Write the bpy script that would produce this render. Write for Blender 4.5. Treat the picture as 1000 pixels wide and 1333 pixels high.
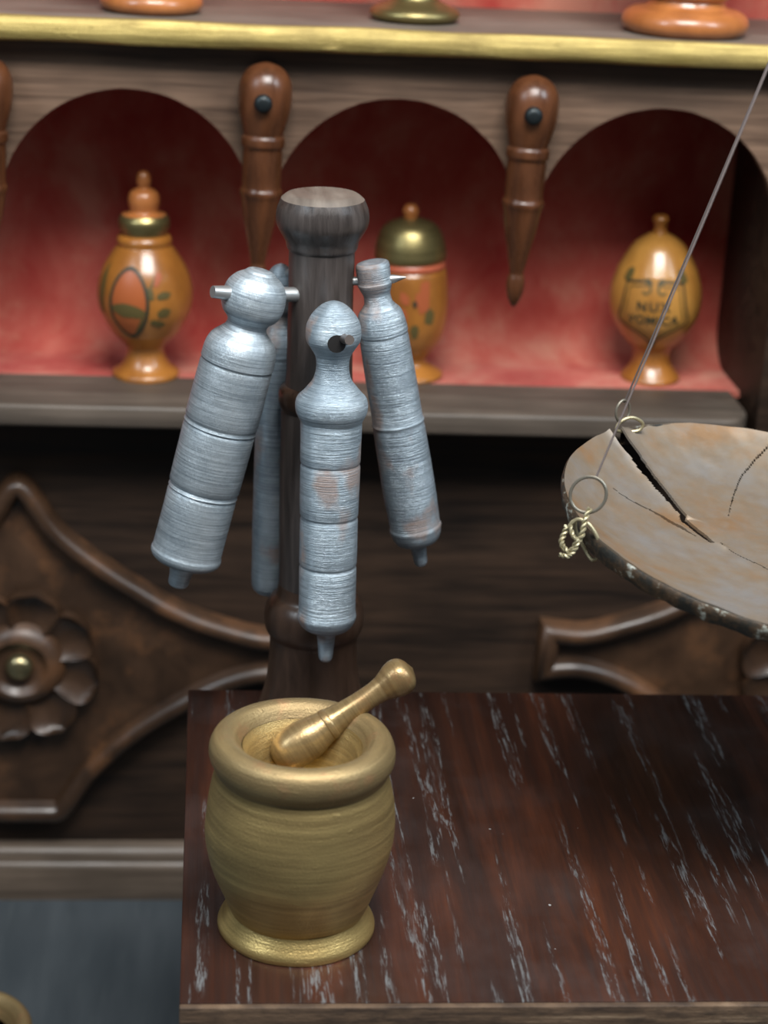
import bpy, bmesh, math, random
from mathutils import Vector, Matrix, noise as mnoise

scene = bpy.context.scene
COL = scene.collection
for o in list(bpy.data.objects):
    bpy.data.objects.remove(o, do_unlink=True)
random.seed(7)
R = math.radians

# ------------------------------------------------------------------ camera
cam_data = bpy.data.cameras.new('camera')
cam = bpy.data.objects.new('camera', cam_data)
COL.objects.link(cam)
cam_data.sensor_fit = 'VERTICAL'
cam_data.sensor_height = 36.0
cam_data.sensor_width = 27.0
cam_data.lens = 2600.0 * 36.0 / 1333.0
yaw, pitch, roll = R(5.6), R(20.5), R(3.0)
f_ = Vector((math.sin(yaw) * math.cos(pitch), math.cos(yaw) * math.cos(pitch), -math.sin(pitch)))
r_ = Vector((math.cos(yaw), -math.sin(yaw), 0))
u_ = r_.cross(f_)
r2 = r_ * math.cos(roll) + u_ * math.sin(roll)
u2 = -r_ * math.sin(roll) + u_ * math.cos(roll)
cam.matrix_world = Matrix(((r2.x, u2.x, -f_.x, 0), (r2.y, u2.y, -f_.y, 0), (r2.z, u2.z, -f_.z, 2.15), (0, 0, 0, 1)))
cam_data.clip_start = 0.05
cam_data.dof.use_dof = True
cam_data.dof.focus_distance = 2.66
cam_data.dof.aperture_fstop = 2.7
scene.camera = cam

# ------------------------------------------------------------------ world and lights
world = bpy.data.worlds.new('world')
scene.world = world
world.use_nodes = True
wb = world.node_tree.nodes['Background']
wb.inputs[0].default_value = (0.80, 0.90, 1.0, 1)
wb.inputs[1].default_value = 0.10

def area(name, loc, target, size, size_y, power, color):
    d = bpy.data.lights.new(name, 'AREA')
    d.shape = 'RECTANGLE'; d.size = size; d.size_y = size_y
    d.energy = power; d.color = color
    o = bpy.data.objects.new(name, d)
    o.location = loc
    o.rotation_euler = (Vector(target) - Vector(loc)).to_track_quat('-Z', 'Y').to_euler()
    COL.objects.link(o)
    return o
area('ceiling_light', (0.5, 0.95, 4.6), (0.4, 2.9, 0.9), 2.2, 1.4, 300, (1.0, 0.985, 0.96))
area('window_light', (-2.6, 0.9, 3.9), (0.2, 2.8, 1.0), 1.0, 1.6, 70, (0.80, 0.91, 1.0))
area('window_light', (3.0, 1.2, 3.9), (0.3, 2.8, 1.0), 1.0, 1.6, 80, (0.80, 0.91, 1.0))

vs = scene.view_settings
vs.view_transform = 'Standard'
vs.look = 'None'
vs.exposure = -0.12
vs.gamma = 1.0
vs.use_curve_mapping = False

# ------------------------------------------------------------------ data measured for the turned shapes (metres)
DATA = {'apex': [0.765, 2.3954, 2.14],
 'back_loop': [[0.5786, 2.624, 1.293], [0.5812, 2.6252, 1.3028], [0.5907, 2.6268, 1.3093], [0.6033, 2.63, 1.3097], [0.617, 2.6339, 1.3008],
               [0.6127, 2.6346, 1.2902], [0.5951, 2.6333, 1.288]],
 'back_ring': [[0.5879, 2.6384, 1.3168], 0.013],
 'cord_b': [0.5899, 2.6424, 1.328],
 'cord_n': [0.4883, 2.3108, 1.3304],
 'crack_2': [(-0.2091, 0.0994), (-0.1886, 0.0843), (-0.1622, 0.0749), (-0.1453, 0.0644), (-0.1242, 0.0436), (-0.1061, 0.0267)],
 'crack_3': [(-0.0646, -0.0031), (-0.0425, -0.0221), (-0.0184, -0.0445), (0.0137, -0.0708)],
 'crack_4': [(0.0561, 0.2845), (0.0246, 0.2508), (-0.0037, 0.2112), (-0.0239, 0.1613), (-0.0422, 0.1047)],
 'crack_5': [(-0.1888, -0.0662), (-0.1798, -0.0739), (-0.1728, -0.081)],
 'crack_big': [(-0.1932, 0.2209), (-0.1712, 0.1976), (-0.1489, 0.1585), (-0.1313, 0.1187), (-0.1136, 0.0708), (-0.0912, 0.0316), (-0.0704, -0.0005)],
 'jar_l': {'a': [-0.1064, 3.6, 1.063],
           'b': [-0.1133, 3.6, 1.4452],
           'prof': [(0.3822, 0.0), (0.3794, 0.0083), (0.371, 0.0124), (0.36, 0.0132), (0.3516, 0.0111), (0.3474, 0.0194), (0.3404, 0.0264), (0.3265, 0.0292),
                    (0.3124, 0.0264), (0.3067, 0.0278), (0.3026, 0.0404), (0.294, 0.046), (0.2799, 0.0461), (0.2671, 0.0419), (0.2628, 0.0475),
                    (0.2558, 0.0504), (0.2472, 0.049), (0.2415, 0.0532), (0.2086, 0.0745), (0.1799, 0.0845), (0.1509, 0.0876), (0.1218, 0.0822),
                    (0.0852, 0.0626), (0.0631, 0.0413), (0.0528, 0.0342), (0.041, 0.0357), (0.0201, 0.0458), (0.0083, 0.0616), (0.0, 0.0616)]},
 'jar_m': {'a': [0.3917, 3.64, 1.063],
           'b': [0.3768, 3.64, 1.3926],
           'prof': [(0.3299, 0.0), (0.3271, 0.0099), (0.317, 0.0156), (0.3069, 0.0135), (0.3026, 0.0128), (0.2998, 0.0256), (0.291, 0.0456), (0.2766, 0.0571),
                    (0.2533, 0.0651), (0.2315, 0.0674), (0.227, 0.066), (0.2241, 0.0631), (0.2198, 0.066), (0.2125, 0.0661), (0.2095, 0.0639), (0.2036, 0.0676),
                    (0.1697, 0.0707), (0.1326, 0.0709), (0.0952, 0.0668), (0.065, 0.0553), (0.0454, 0.0394), (0.0364, 0.0321), (0.0242, 0.0336),
                    (0.012, 0.0527), (0.0045, 0.063), (0.0, 0.063)]},
 'jar_r': {'a': [0.8621, 3.66, 1.0629],
           'b': [0.853, 3.66, 1.3833],
           'prof': [(0.3205, 0.0), (0.3191, 0.0101), (0.3117, 0.0159), (0.3029, 0.013), (0.2941, 0.0116), (0.2853, 0.0145), (0.278, 0.029), (0.2631, 0.048),
                    (0.238, 0.0641), (0.2157, 0.0759), (0.1856, 0.0849), (0.1556, 0.0873), (0.1254, 0.0824), (0.098, 0.0679), (0.075, 0.0503), (0.0613, 0.0385),
                    (0.0459, 0.0356), (0.0305, 0.0386), (0.015, 0.0491), (0.0058, 0.0566), (0.0, 0.0566)]},
 'mortar': {'a': [0.1294, 2.1801, 0.772],
            'b': [0.1294, 2.1801, 1.0335],
            'prof': [(-0.0012, 0.0953), (0.0, 0.0982), (0.0057, 0.0989), (0.0112, 0.0965), (0.0225, 0.0891), (0.0292, 0.0855), (0.0359, 0.0885),
                     (0.0592, 0.0973), (0.0923, 0.1094), (0.125, 0.116), (0.1466, 0.1171), (0.1736, 0.1152), (0.1982, 0.1106), (0.213, 0.107), (0.2204, 0.1058),
                     (0.2236, 0.1067), (0.2289, 0.1096), (0.2363, 0.1128), (0.2457, 0.1141), (0.2553, 0.112), (0.2626, 0.1077), (0.2667, 0.1011),
                     (0.2683, 0.0945), (0.2667, 0.088), (0.2615, 0.0815), (0.251, 0.0741), (0.2342, 0.0658), (0.2109, 0.0575), (0.1843, 0.0473),
                     (0.1608, 0.0323), (0.1489, 0.0152), (0.1456, 0.0)]},
 'near_braid': [[0.4815, 2.2948, 1.2974], [0.4762, 2.2874, 1.2879], [0.4731, 2.2818, 1.2777], [0.4701, 2.2761, 1.2676], [0.4637, 2.2733, 1.2584],
                [0.4566, 2.2724, 1.2484], [0.4493, 2.2765, 1.2517], [0.4467, 2.2816, 1.2589], [0.4507, 2.2865, 1.2673], [0.4534, 2.2893, 1.2755]],
 'near_braid2': [[0.4564, 2.2856, 1.278], [0.4595, 2.2764, 1.2683], [0.4651, 2.2723, 1.2619], [0.4615, 2.2689, 1.2519], [0.4543, 2.2677, 1.244],
                 [0.444, 2.2702, 1.2449]],
 'near_loop': [[0.465, 2.302, 1.278], [0.4577, 2.2961, 1.2719], [0.4669, 2.2931, 1.2835], [0.4795, 2.2864, 1.2802], [0.4893, 2.2809, 1.2681],
               [0.4951, 2.2788, 1.2527], [0.4935, 2.2832, 1.2354], [0.4892, 2.2944, 1.2298], [0.4805, 2.3061, 1.2415], [0.469, 2.3063, 1.262]],
 'near_ring': [[0.48, 2.3047, 1.312], 0.0225],
 'pan': {'c': [0.765, 2.3954, 1.2446], 'ex': [0.9921, 0.0, -0.1252], 'ey': [0.0149, 0.9929, 0.1179], 'n': [0.1243, -0.1188, 0.9851], 'r': 0.2973},
 'pendant': {'a': [0.544, 3.405, 1.2622],
             'b': [0.5527, 3.405, 1.6695],
             'prof': [(0.0, 0.0), (0.0055, 0.0054), (0.0195, 0.0122), (0.0361, 0.0156), (0.0528, 0.0149), (0.0613, 0.0122), (0.0668, 0.0128), (0.0972, 0.0189),
                      (0.1384, 0.0275), (0.1764, 0.0334), (0.1832, 0.036), (0.19, 0.0367), (0.1953, 0.034), (0.2061, 0.0333), (0.2395, 0.0339),
                      (0.2635, 0.0338), (0.2675, 0.0371), (0.2754, 0.0377), (0.282, 0.037), (0.286, 0.0344), (0.2914, 0.0357), (0.302, 0.0383),
                      (0.3256, 0.0441), (0.3519, 0.0459), (0.3726, 0.0439), (0.3882, 0.0366), (0.3984, 0.0261), (0.4048, 0.0117), (0.4074, 0.0)]},
 'pestle': {'a': [0.0967, 2.2205, 0.9815],
            'b': [0.2684, 2.2653, 1.0907],
            'prof': [(0.0, 0.0), (0.0009, 0.0077), (0.0046, 0.0153), (0.0129, 0.023), (0.0259, 0.0268), (0.0416, 0.0273), (0.0555, 0.0259), (0.0694, 0.0225),
                     (0.0777, 0.0206), (0.0796, 0.0213), (0.0851, 0.0206), (0.087, 0.0195), (0.1019, 0.0168), (0.1251, 0.0149), (0.1485, 0.0149),
                     (0.1615, 0.0164), (0.1718, 0.0202), (0.1802, 0.0231), (0.1895, 0.0241), (0.198, 0.0212), (0.2036, 0.0145), (0.2064, 0.0067),
                     (0.2083, 0.0)]},
 'stand': {'a': [0.1755, 2.7526, 0.772],
           'b': [0.1618, 2.7526, 1.5765],
           'prof': [(0.8165, 0.0), (0.8158, 0.0406), (0.8143, 0.0502), (0.8078, 0.0583), (0.7948, 0.0637), (0.7817, 0.0654), (0.7709, 0.0639), (0.76, 0.0581),
                    (0.7492, 0.0517), (0.7394, 0.0496), (0.7347, 0.0464), (0.6525, 0.0463), (0.562, 0.0474), (0.5388, 0.0487), (0.5319, 0.0564),
                    (0.5214, 0.0582), (0.5109, 0.0577), (0.5019, 0.0544), (0.3621, 0.0548), (0.23, 0.0539), (0.2122, 0.0575), (0.205, 0.0656), (0.1923, 0.0726),
                    (0.1749, 0.0751), (0.1583, 0.0729), (0.147, 0.0672), (0.1394, 0.0661), (0.1137, 0.0663), (0.0754, 0.0701), (0.0431, 0.0774),
                    (0.0236, 0.0846), (0.004, 0.0884), (0.0, 0.0884)]},
 'syr_back': {'a': [0.1077, 2.8317, 0.9498],
              'b': [0.1088, 2.8184, 1.4716],
              'prof': [(0.0, 0.0), (0.0026, 0.0189), (0.0078, 0.0248), (0.0155, 0.0283), (0.0771, 0.0292), (0.2023, 0.0299), (0.3711, 0.0293), (0.3805, 0.0282),
                       (0.3852, 0.0293), (0.4064, 0.0269), (0.4181, 0.0202), (0.4296, 0.0157), (0.4437, 0.0156), (0.4552, 0.0223), (0.4703, 0.0256),
                       (0.4874, 0.0255), (0.5057, 0.0188), (0.517, 0.01), (0.5217, 0.0)]},
 'syr_front': {'a': [0.1843, 2.6289, 0.9282],
               'b': [0.1764, 2.6517, 1.4603],
               'prof': [(0.0, 0.0), (0.0024, 0.0067), (0.0084, 0.01), (0.0264, 0.0117), (0.0432, 0.0139), (0.0489, 0.0199), (0.0525, 0.0299), (0.0585, 0.0365),
                        (0.0669, 0.0409), (0.0727, 0.0423), (0.0786, 0.0415), (0.0846, 0.0408), (0.1455, 0.0408), (0.1503, 0.0394), (0.1549, 0.041),
                        (0.2184, 0.0409), (0.2229, 0.0395), (0.2275, 0.0413), (0.2968, 0.042), (0.3013, 0.0406), (0.3059, 0.0422), (0.3627, 0.0432),
                        (0.3682, 0.046), (0.3761, 0.0497), (0.3871, 0.0508), (0.396, 0.0485), (0.4025, 0.0426), (0.4125, 0.0341), (0.4223, 0.0271),
                        (0.4355, 0.0234), (0.4463, 0.023), (0.4571, 0.0249), (0.4681, 0.0317), (0.4768, 0.037), (0.4885, 0.0385), (0.5005, 0.0369),
                        (0.5134, 0.0305), (0.524, 0.021), (0.5304, 0.0116), (0.5338, 0.0)]},
 'syr_left': {'a': [-0.0317, 2.684, 1.02],
              'b': [0.078, 2.6999, 1.4906],
              'prof': [(0.0, 0.0), (0.0011, 0.01), (0.0048, 0.0145), (0.0166, 0.0156), (0.0307, 0.0189), (0.0379, 0.0222), (0.0401, 0.0421), (0.0448, 0.0488),
                       (0.0496, 0.0513), (0.0542, 0.0515), (0.059, 0.0501), (0.1449, 0.0499), (0.1495, 0.0483), (0.1519, 0.0504), (0.1565, 0.0487),
                       (0.16, 0.0509), (0.2442, 0.0516), (0.2487, 0.0499), (0.2509, 0.0521), (0.2555, 0.0505), (0.2601, 0.0523), (0.3393, 0.0516),
                       (0.3436, 0.0507), (0.3469, 0.0522), (0.3658, 0.051), (0.38, 0.0461), (0.39, 0.0364), (0.3965, 0.0299), (0.4019, 0.0283),
                       (0.4085, 0.0304), (0.4161, 0.0384), (0.427, 0.0437), (0.4422, 0.0442), (0.4572, 0.0414), (0.4692, 0.0329), (0.4757, 0.0233),
                       (0.4809, 0.017), (0.4842, 0.0)]},
 'syr_right': {'a': [0.3288, 2.7374, 1.0366],
               'b': [0.2327, 2.7382, 1.4958],
               'prof': [(0.0, 0.0), (0.0013, 0.0057), (0.0061, 0.0097), (0.0199, 0.0108), (0.0346, 0.0125), (0.0382, 0.0205), (0.0408, 0.0296),
                        (0.0492, 0.0352), (0.0579, 0.0375), (0.064, 0.0388), (0.0688, 0.0374), (0.1341, 0.0388), (0.2172, 0.0378), (0.2265, 0.0374),
                        (0.2301, 0.0384), (0.2337, 0.0369), (0.3101, 0.0363), (0.3557, 0.0355), (0.3627, 0.0344), (0.3661, 0.0355), (0.384, 0.0338),
                        (0.3964, 0.0305), (0.4043, 0.0239), (0.41, 0.0201), (0.4211, 0.019), (0.4277, 0.0211), (0.4344, 0.0238), (0.4389, 0.0249),
                        (0.441, 0.0238), (0.4456, 0.0238), (0.4587, 0.0243), (0.4665, 0.0232), (0.4689, 0.0183), (0.4699, 0.0)]}}

# ------------------------------------------------------------------ materials
class NT:
    def __init__(s, name):
        s.m = bpy.data.materials.new(name); s.m.use_nodes = True
        s.t = s.m.node_tree; s.n = s.t.nodes; s.b = s.n['Principled BSDF']
    def add(s, kind, **kw):
        n = s.n.new(kind)
        for k, v in kw.items():
            if k.startswith('i_'): n.inputs[k[2:].replace('_', ' ')].default_value = v
            else: setattr(n, k, v)
        return n
    def link(s, a, b): s.t.links.new(a, b)
    def coords(s, scale, kind='Object', rot=(0, 0, 0)):
        tc = s.add('ShaderNodeTexCoord'); mp = s.add('ShaderNodeMapping')
        mp.inputs['Scale'].default_value = scale; mp.inputs['Rotation'].default_value = rot
        s.link(tc.outputs[kind], mp.inputs['Vector']); return mp.outputs['Vector']
    def noise(s, vec, scale=1.0, detail=4, rough=0.55, dist=0.0):
        n = s.add('ShaderNodeTexNoise'); n.inputs['Scale'].default_value = scale
        n.inputs['Detail'].default_value = detail; n.inputs['Roughness'].default_value = rough
        n.inputs['Distortion'].default_value = dist
        s.link(vec, n.inputs['Vector']); return n.outputs['Fac']
    def ramp(s, fac, stops, interp='LINEAR'):
        r = s.add('ShaderNodeValToRGB'); r.color_ramp.interpolation = interp
        e = r.color_ramp.elements
        while len(e) < len(stops): e.new(0.5)
        for el, (p, c) in zip(e, stops):
            el.position = p
            el.color = (c, c, c, 1) if isinstance(c, (int, float)) else (*c, 1)
        s.link(fac, r.inputs['Fac']); return r.outputs['Color']
    def mix(s, fac, a, b, mode='MIX'):
        n = s.add('ShaderNodeMix', data_type='RGBA', blend_type=mode)
        for sock, v in ((n.inputs[0], fac), (n.inputs[6], a), (n.inputs[7], b)):
            if isinstance(v, (int, float)): sock.default_value = v
            elif isinstance(v, tuple): sock.default_value = (*v, 1)
            else: s.link(v, sock)
        return n.outputs[2]
    def math(s, op, a, b=0.0):
        n = s.add('ShaderNodeMath', operation=op)
        for sock, v in ((n.inputs[0], a), (n.inputs[1], b)):
            if isinstance(v, (int, float)): sock.default_value = v
            else: s.link(v, sock)
        return n.outputs[0]
    def base(s, v):
        if isinstance(v, tuple): s.b.inputs['Base Color'].default_value = (*v, 1)
        else: s.link(v, s.b.inputs['Base Color'])
    def set(s, **kw):
        for k, v in kw.items():
            sock = s.b.inputs[k.replace('_', ' ')]
            if isinstance(v, (int, float, tuple)): sock.default_value = v
            else: s.link(v, sock)
    def bump(s, h, strength=0.3, dist=0.002):
        n = s.add('ShaderNodeBump'); n.inputs['Strength'].default_value = strength
        n.inputs['Distance'].default_value = dist
        s.link(h, n.inputs['Height']); s.link(n.outputs['Normal'], s.b.inputs['Normal'])

def plain(name, col, rough=0.5, metal=0.0, **kw):
    t = NT(name); t.base(col); t.set(Roughness=rough, Metallic=metal, **kw); return t.m

def wood(name, dark, light, scale=(3, 60, 60), rough=0.5, bump=0.25, spec=0.4, worn=None):
    t = NT(name)
    v = t.coords(scale)
    g = t.noise(v, 1.0, 6, 0.6, 0.4)
    big = t.noise(t.coords((4, 4, 4)), 1.0, 3)
    c = t.ramp(g, [(0.3, dark), (0.72, light)])
    c = t.mix(t.ramp(big, [(0.35, 0.0), (0.75, 0.65)]), c, tuple(x * 0.45 for x in dark))
    if worn:
        w = t.noise(t.coords((9, 9, 9)), 1.0, 5, 0.65)
        c = t.mix(t.ramp(w, [(0.52, 0.0), (0.7, 0.7)]), c, worn)
    t.base(c)
    t.set(Roughness=t.ramp(g, [(0.3, rough - 0.08), (0.7, rough + 0.12)]))
    t.b.inputs['Specular IOR Level'].default_value = spec
    t.bump(g, bump, 0.003)
    return t.m

def make_table_wood():
    t = NT('table_wood')
    broad = t.noise(t.coords((14, 1.6, 10)), 1.0, 4, 0.6, 0.5)
    fine = t.noise(t.coords((130, 5, 90)), 1.0, 5, 0.6)
    c = t.ramp(broad, [(0.28, (0.010, 0.005, 0.004)), (0.5, (0.034, 0.012, 0.007)), (0.75, (0.085, 0.026, 0.012))])
    c = t.mix(t.ramp(fine, [(0.35, 0.0), (0.7, 0.5)]), c, (0.012, 0.006, 0.005))
    # pale filler lying in the long open pores
    warp = t.coords((44, 2.0, 10))
    pores = t.noise(warp, 1.0, 3, 0.5, 0.25)
    brk = t.noise(t.coords((230, 22, 60)), 1.0, 5, 0.75)
    mask = t.math('MULTIPLY', t.ramp(pores, [(0.555, 0.0), (0.60, 1.0), (0.635, 1.0), (0.68, 0.15)]), t.ramp(brk, [(0.50, 0.0), (0.60, 1.0)]))
    c = t.mix(t.math('MULTIPLY', mask, 0.75), c, (0.145, 0.155, 0.16))
    dust = t.noise(t.coords((3.5, 3.5, 3)), 1.0, 5, 0.65)
    c = t.mix(t.ramp(dust, [(0.48, 0.0), (0.78, 0.25)]), c, (0.085, 0.078, 0.078))
    spk = t.noise(t.coords((70, 70, 70)), 1.0, 2, 0.5)
    c = t.mix(t.ramp(spk, [(0.765, 0.0), (0.79, 0.6)]), c, (0.4, 0.42, 0.42))
    t.base(c)
    t.set(Roughness=t.ramp(fine, [(0.3, 0.30), (0.7, 0.46)]))
    t.b.inputs['Specular IOR Level'].default_value = 0.38
    h = t.mix(mask, fine, (0.2, 0.2, 0.2))
    t.bump(h, 0.25, 0.002)
    return t.m

def make_edge_wood():
    t = NT('table_edge_wood')
    g = t.noise(t.coords((6, 6, 120)), 1.0, 5, 0.65)
    b = t.noise(t.coords((40, 40, 90)), 1.0, 4, 0.6)
    c = t.ramp(g, [(0.3, (0.03, 0.018, 0.012)), (0.55, (0.12, 0.075, 0.045)), (0.75, (0.28, 0.20, 0.13))])
    c = t.mix(t.ramp(b, [(0.45, 0.0), (0.7, 0.6)]), c, (0.02, 0.013, 0.01))
    t.base(c); t.set(Roughness=0.6); t.bump(b, 0.5, 0.003)
    return t.m

def make_pewter(name, base, dark, rust, rust_amt, seed, wrinkle=0.0):
    t = NT(name)
    tc = t.add('ShaderNodeTexCoord'); 
    def vec(scale, loc=(0, 0, 0)):
        mp = t.add('ShaderNodeMapping'); mp.inputs['Scale'].default_value = scale; mp.inputs['Location'].default_value = loc
        t.link(tc.outputs['Object'], mp.inputs['Vector']); return mp.outputs['Vector']
    rings = t.noise(vec((9, 9, 620), (seed, 0, 0)), 1.0, 5, 0.75)
    blot = t.noise(vec((22, 22, 26), (seed, 3, 1)), 1.0, 5, 0.62)
    c = t.ramp(rings, [(0.34, dark), (0.60, base)])
    c = t.mix(t.ramp(blot, [(0.40, 0.0), (0.72, 0.75)]), c, dark)
    rn = t.noise(vec((16, 16, 11), (seed + 5, 1, 4)), 1.0, 3, 0.5)
    rm = t.math('MULTIPLY', t.ramp(rn, [(0.60 - rust_amt, 0.0), (0.68 - rust_amt, 1.0)]), t.ramp(rings, [(0.35, 0.35), (0.6, 1.0)]))
    c = t.mix(t.math('MULTIPLY', rm, 0.75), c, rust)
    t.base(c)
    t.set(Metallic=t.math('SUBTRACT', 0.62, t.math('MULTIPLY', rm, 0.5)), Roughness=t.ramp(blot, [(0.3, 0.30), (0.7, 0.48)]))
    h = rings
    if wrinkle:
        wv = t.noise(vec((110, 110, 45), (seed, 0, 2)), 1.0, 6, 0.75)
        h = t.mix(wrinkle, rings, wv)
    t.bump(h, 0.75, 0.0025)
    return t.m

def make_gold(name, lo, hi, rough=0.42, metal=0.75, seed=0, ring=True, dirt=(0.10, 0.062, 0.03), bump=0.2, copper=None):
    t = NT(name)
    n1 = t.noise(t.coords((9, 9, 14)), 1.0, 5, 0.6)
    n2 = t.noise(t.coords((5, 5, 150) if ring else (5, 90, 120)), 1.0, 4, 0.65)
    n3 = t.noise(t.coords((420, 420, 420)), 1.0, 2, 0.5)
    c = t.ramp(n2, [(0.3, lo), (0.7, hi)])
    c = t.mix(t.ramp(n1, [(0.45, 0.0), (0.75, 0.6)]), c, dirt)
    if copper:
        n4 = t.noise(t.coords((26, 26, 26)), 1.0, 4, 0.6)
        c = t.mix(t.ramp(n4, [(0.56, 0.0), (0.7, 0.7)]), c, copper)
    c = t.mix(t.ramp(n3, [(0.55, 0.0), (0.75, 0.35)]), c, hi)
    t.base(c)
    t.set(Metallic=metal, Roughness=t.ramp(n1, [(0.3, rough - 0.05), (0.7, rough + 0.14)]))
    nick = t.ramp(t.noise(t.coords((34, 34, 90)), 1.0, 2, 0.5), [(0.68, 0.0), (0.74, 1.0)])
    t.bump(t.mix(0.25, t.mix(0.4, n2, n3), nick, 'ADD'), bump, 0.003)
    return t.m

def make_velvet():
    t = NT('red_velvet')
    n1 = t.noise(t.coords((7, 7, 5)), 1.0, 5, 0.6, 0.3)
    n2 = t.noise(t.coords((30, 30, 20)), 1.0, 4, 0.6)
    c = t.ramp(n1, [(0.32, (0.33, 0.042, 0.034)), (0.50, (0.41, 0.095, 0.070)), (0.68, (0.47, 0.19, 0.135))])
    c = t.mix(t.ramp(n2, [(0.52, 0.0), (0.8, 0.4)]), c, (0.46, 0.20, 0.13))
    t.base(c); t.set(Roughness=0.95)
    t.b.inputs['Specular IOR Level'].default_value = 0.1
    t.b.inputs['Sheen Weight'].default_value = 0.25
    t.b.inputs['Sheen Tint'].default_value = (1.0, 0.6, 0.55, 1)
    t.bump(t.noise(t.coords((260, 260, 260)), 1.0, 3), 0.2, 0.002)
    return t.m

def make_lacquer(name, lo, hi):
    t = NT(name)
    n1 = t.noise(t.coords((14, 14, 7)), 1.0, 4, 0.6, 0.3)
    n2 = t.noise(t.coords((90, 90, 16)), 1.0, 3, 0.6)
    c = t.ramp(n1, [(0.3, lo), (0.7, hi)])
    c = t.mix(t.ramp(n2, [(0.5, 0.0), (0.8, 0.35)]), c, lo)
    t.base(c); t.set(Roughness=0.36)
    t.b.inputs['Coat Weight'].default_value = 0.6
    t.b.inputs['Coat Roughness'].default_value = 0.16
    return t.m

def make_pan():
    t = NT('pan_metal')
    n1 = t.noise(t.coords((7, 7, 7)), 1.0, 5, 0.6, 0.2)
    n2 = t.noise(t.coords((38, 38, 38)), 1.0, 5, 0.65)
    c = t.ramp(n1, [(0.36, (0.225, 0.212, 0.20)), (0.52, (0.225, 0.175, 0.125)), (0.66, (0.25, 0.15, 0.078))])
    c = t.mix(t.ramp(n2, [(0.45, 0.0), (0.75, 0.5)]), c, (0.19, 0.18, 0.165))
    t.base(c)
    t.set(Metallic=0.45, Roughness=t.ramp(n2, [(0.3, 0.40), (0.7, 0.56)]))
    t.bump(n2, 0.16, 0.003)
    return t.m

def make_pan_rim():
    t = NT('pan_rim_metal')
    n1 = t.noise(t.coords((34, 34, 34)), 1.0, 5, 0.7)
    c = t.ramp(n1, [(0.42, (0.018, 0.018, 0.015)), (0.57, (0.07, 0.042, 0.022)), (0.61, (0.22, 0.23, 0.20)), (0.70, (0.52, 0.52, 0.46))])
    t.base(c); t.set(Roughness=0.55, Metallic=0.3); t.bump(n1, 0.5, 0.004)
    return t.m

def make_floor():
    t = NT('floor_sky_tint')
    n1 = t.noise(t.coords((16, 2.5, 4)), 1.0, 5, 0.6)
    n2 = t.noise(t.coords((60, 5, 10)), 1.0, 4, 0.6)
    c = t.ramp(n1, [(0.3, (0.040, 0.050, 0.058)), (0.7, (0.062, 0.074, 0.083))])  # sky reflection on a dark floor, put into the grey-blue base colour
    c = t.mix(t.ramp(n2, [(0.58, 0.0), (0.75, 0.4)]), c, (0.09, 0.105, 0.11))
    t.base(c); t.set(Roughness=0.42); t.bump(n2, 0.1, 0.002)
    return t.m

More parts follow.
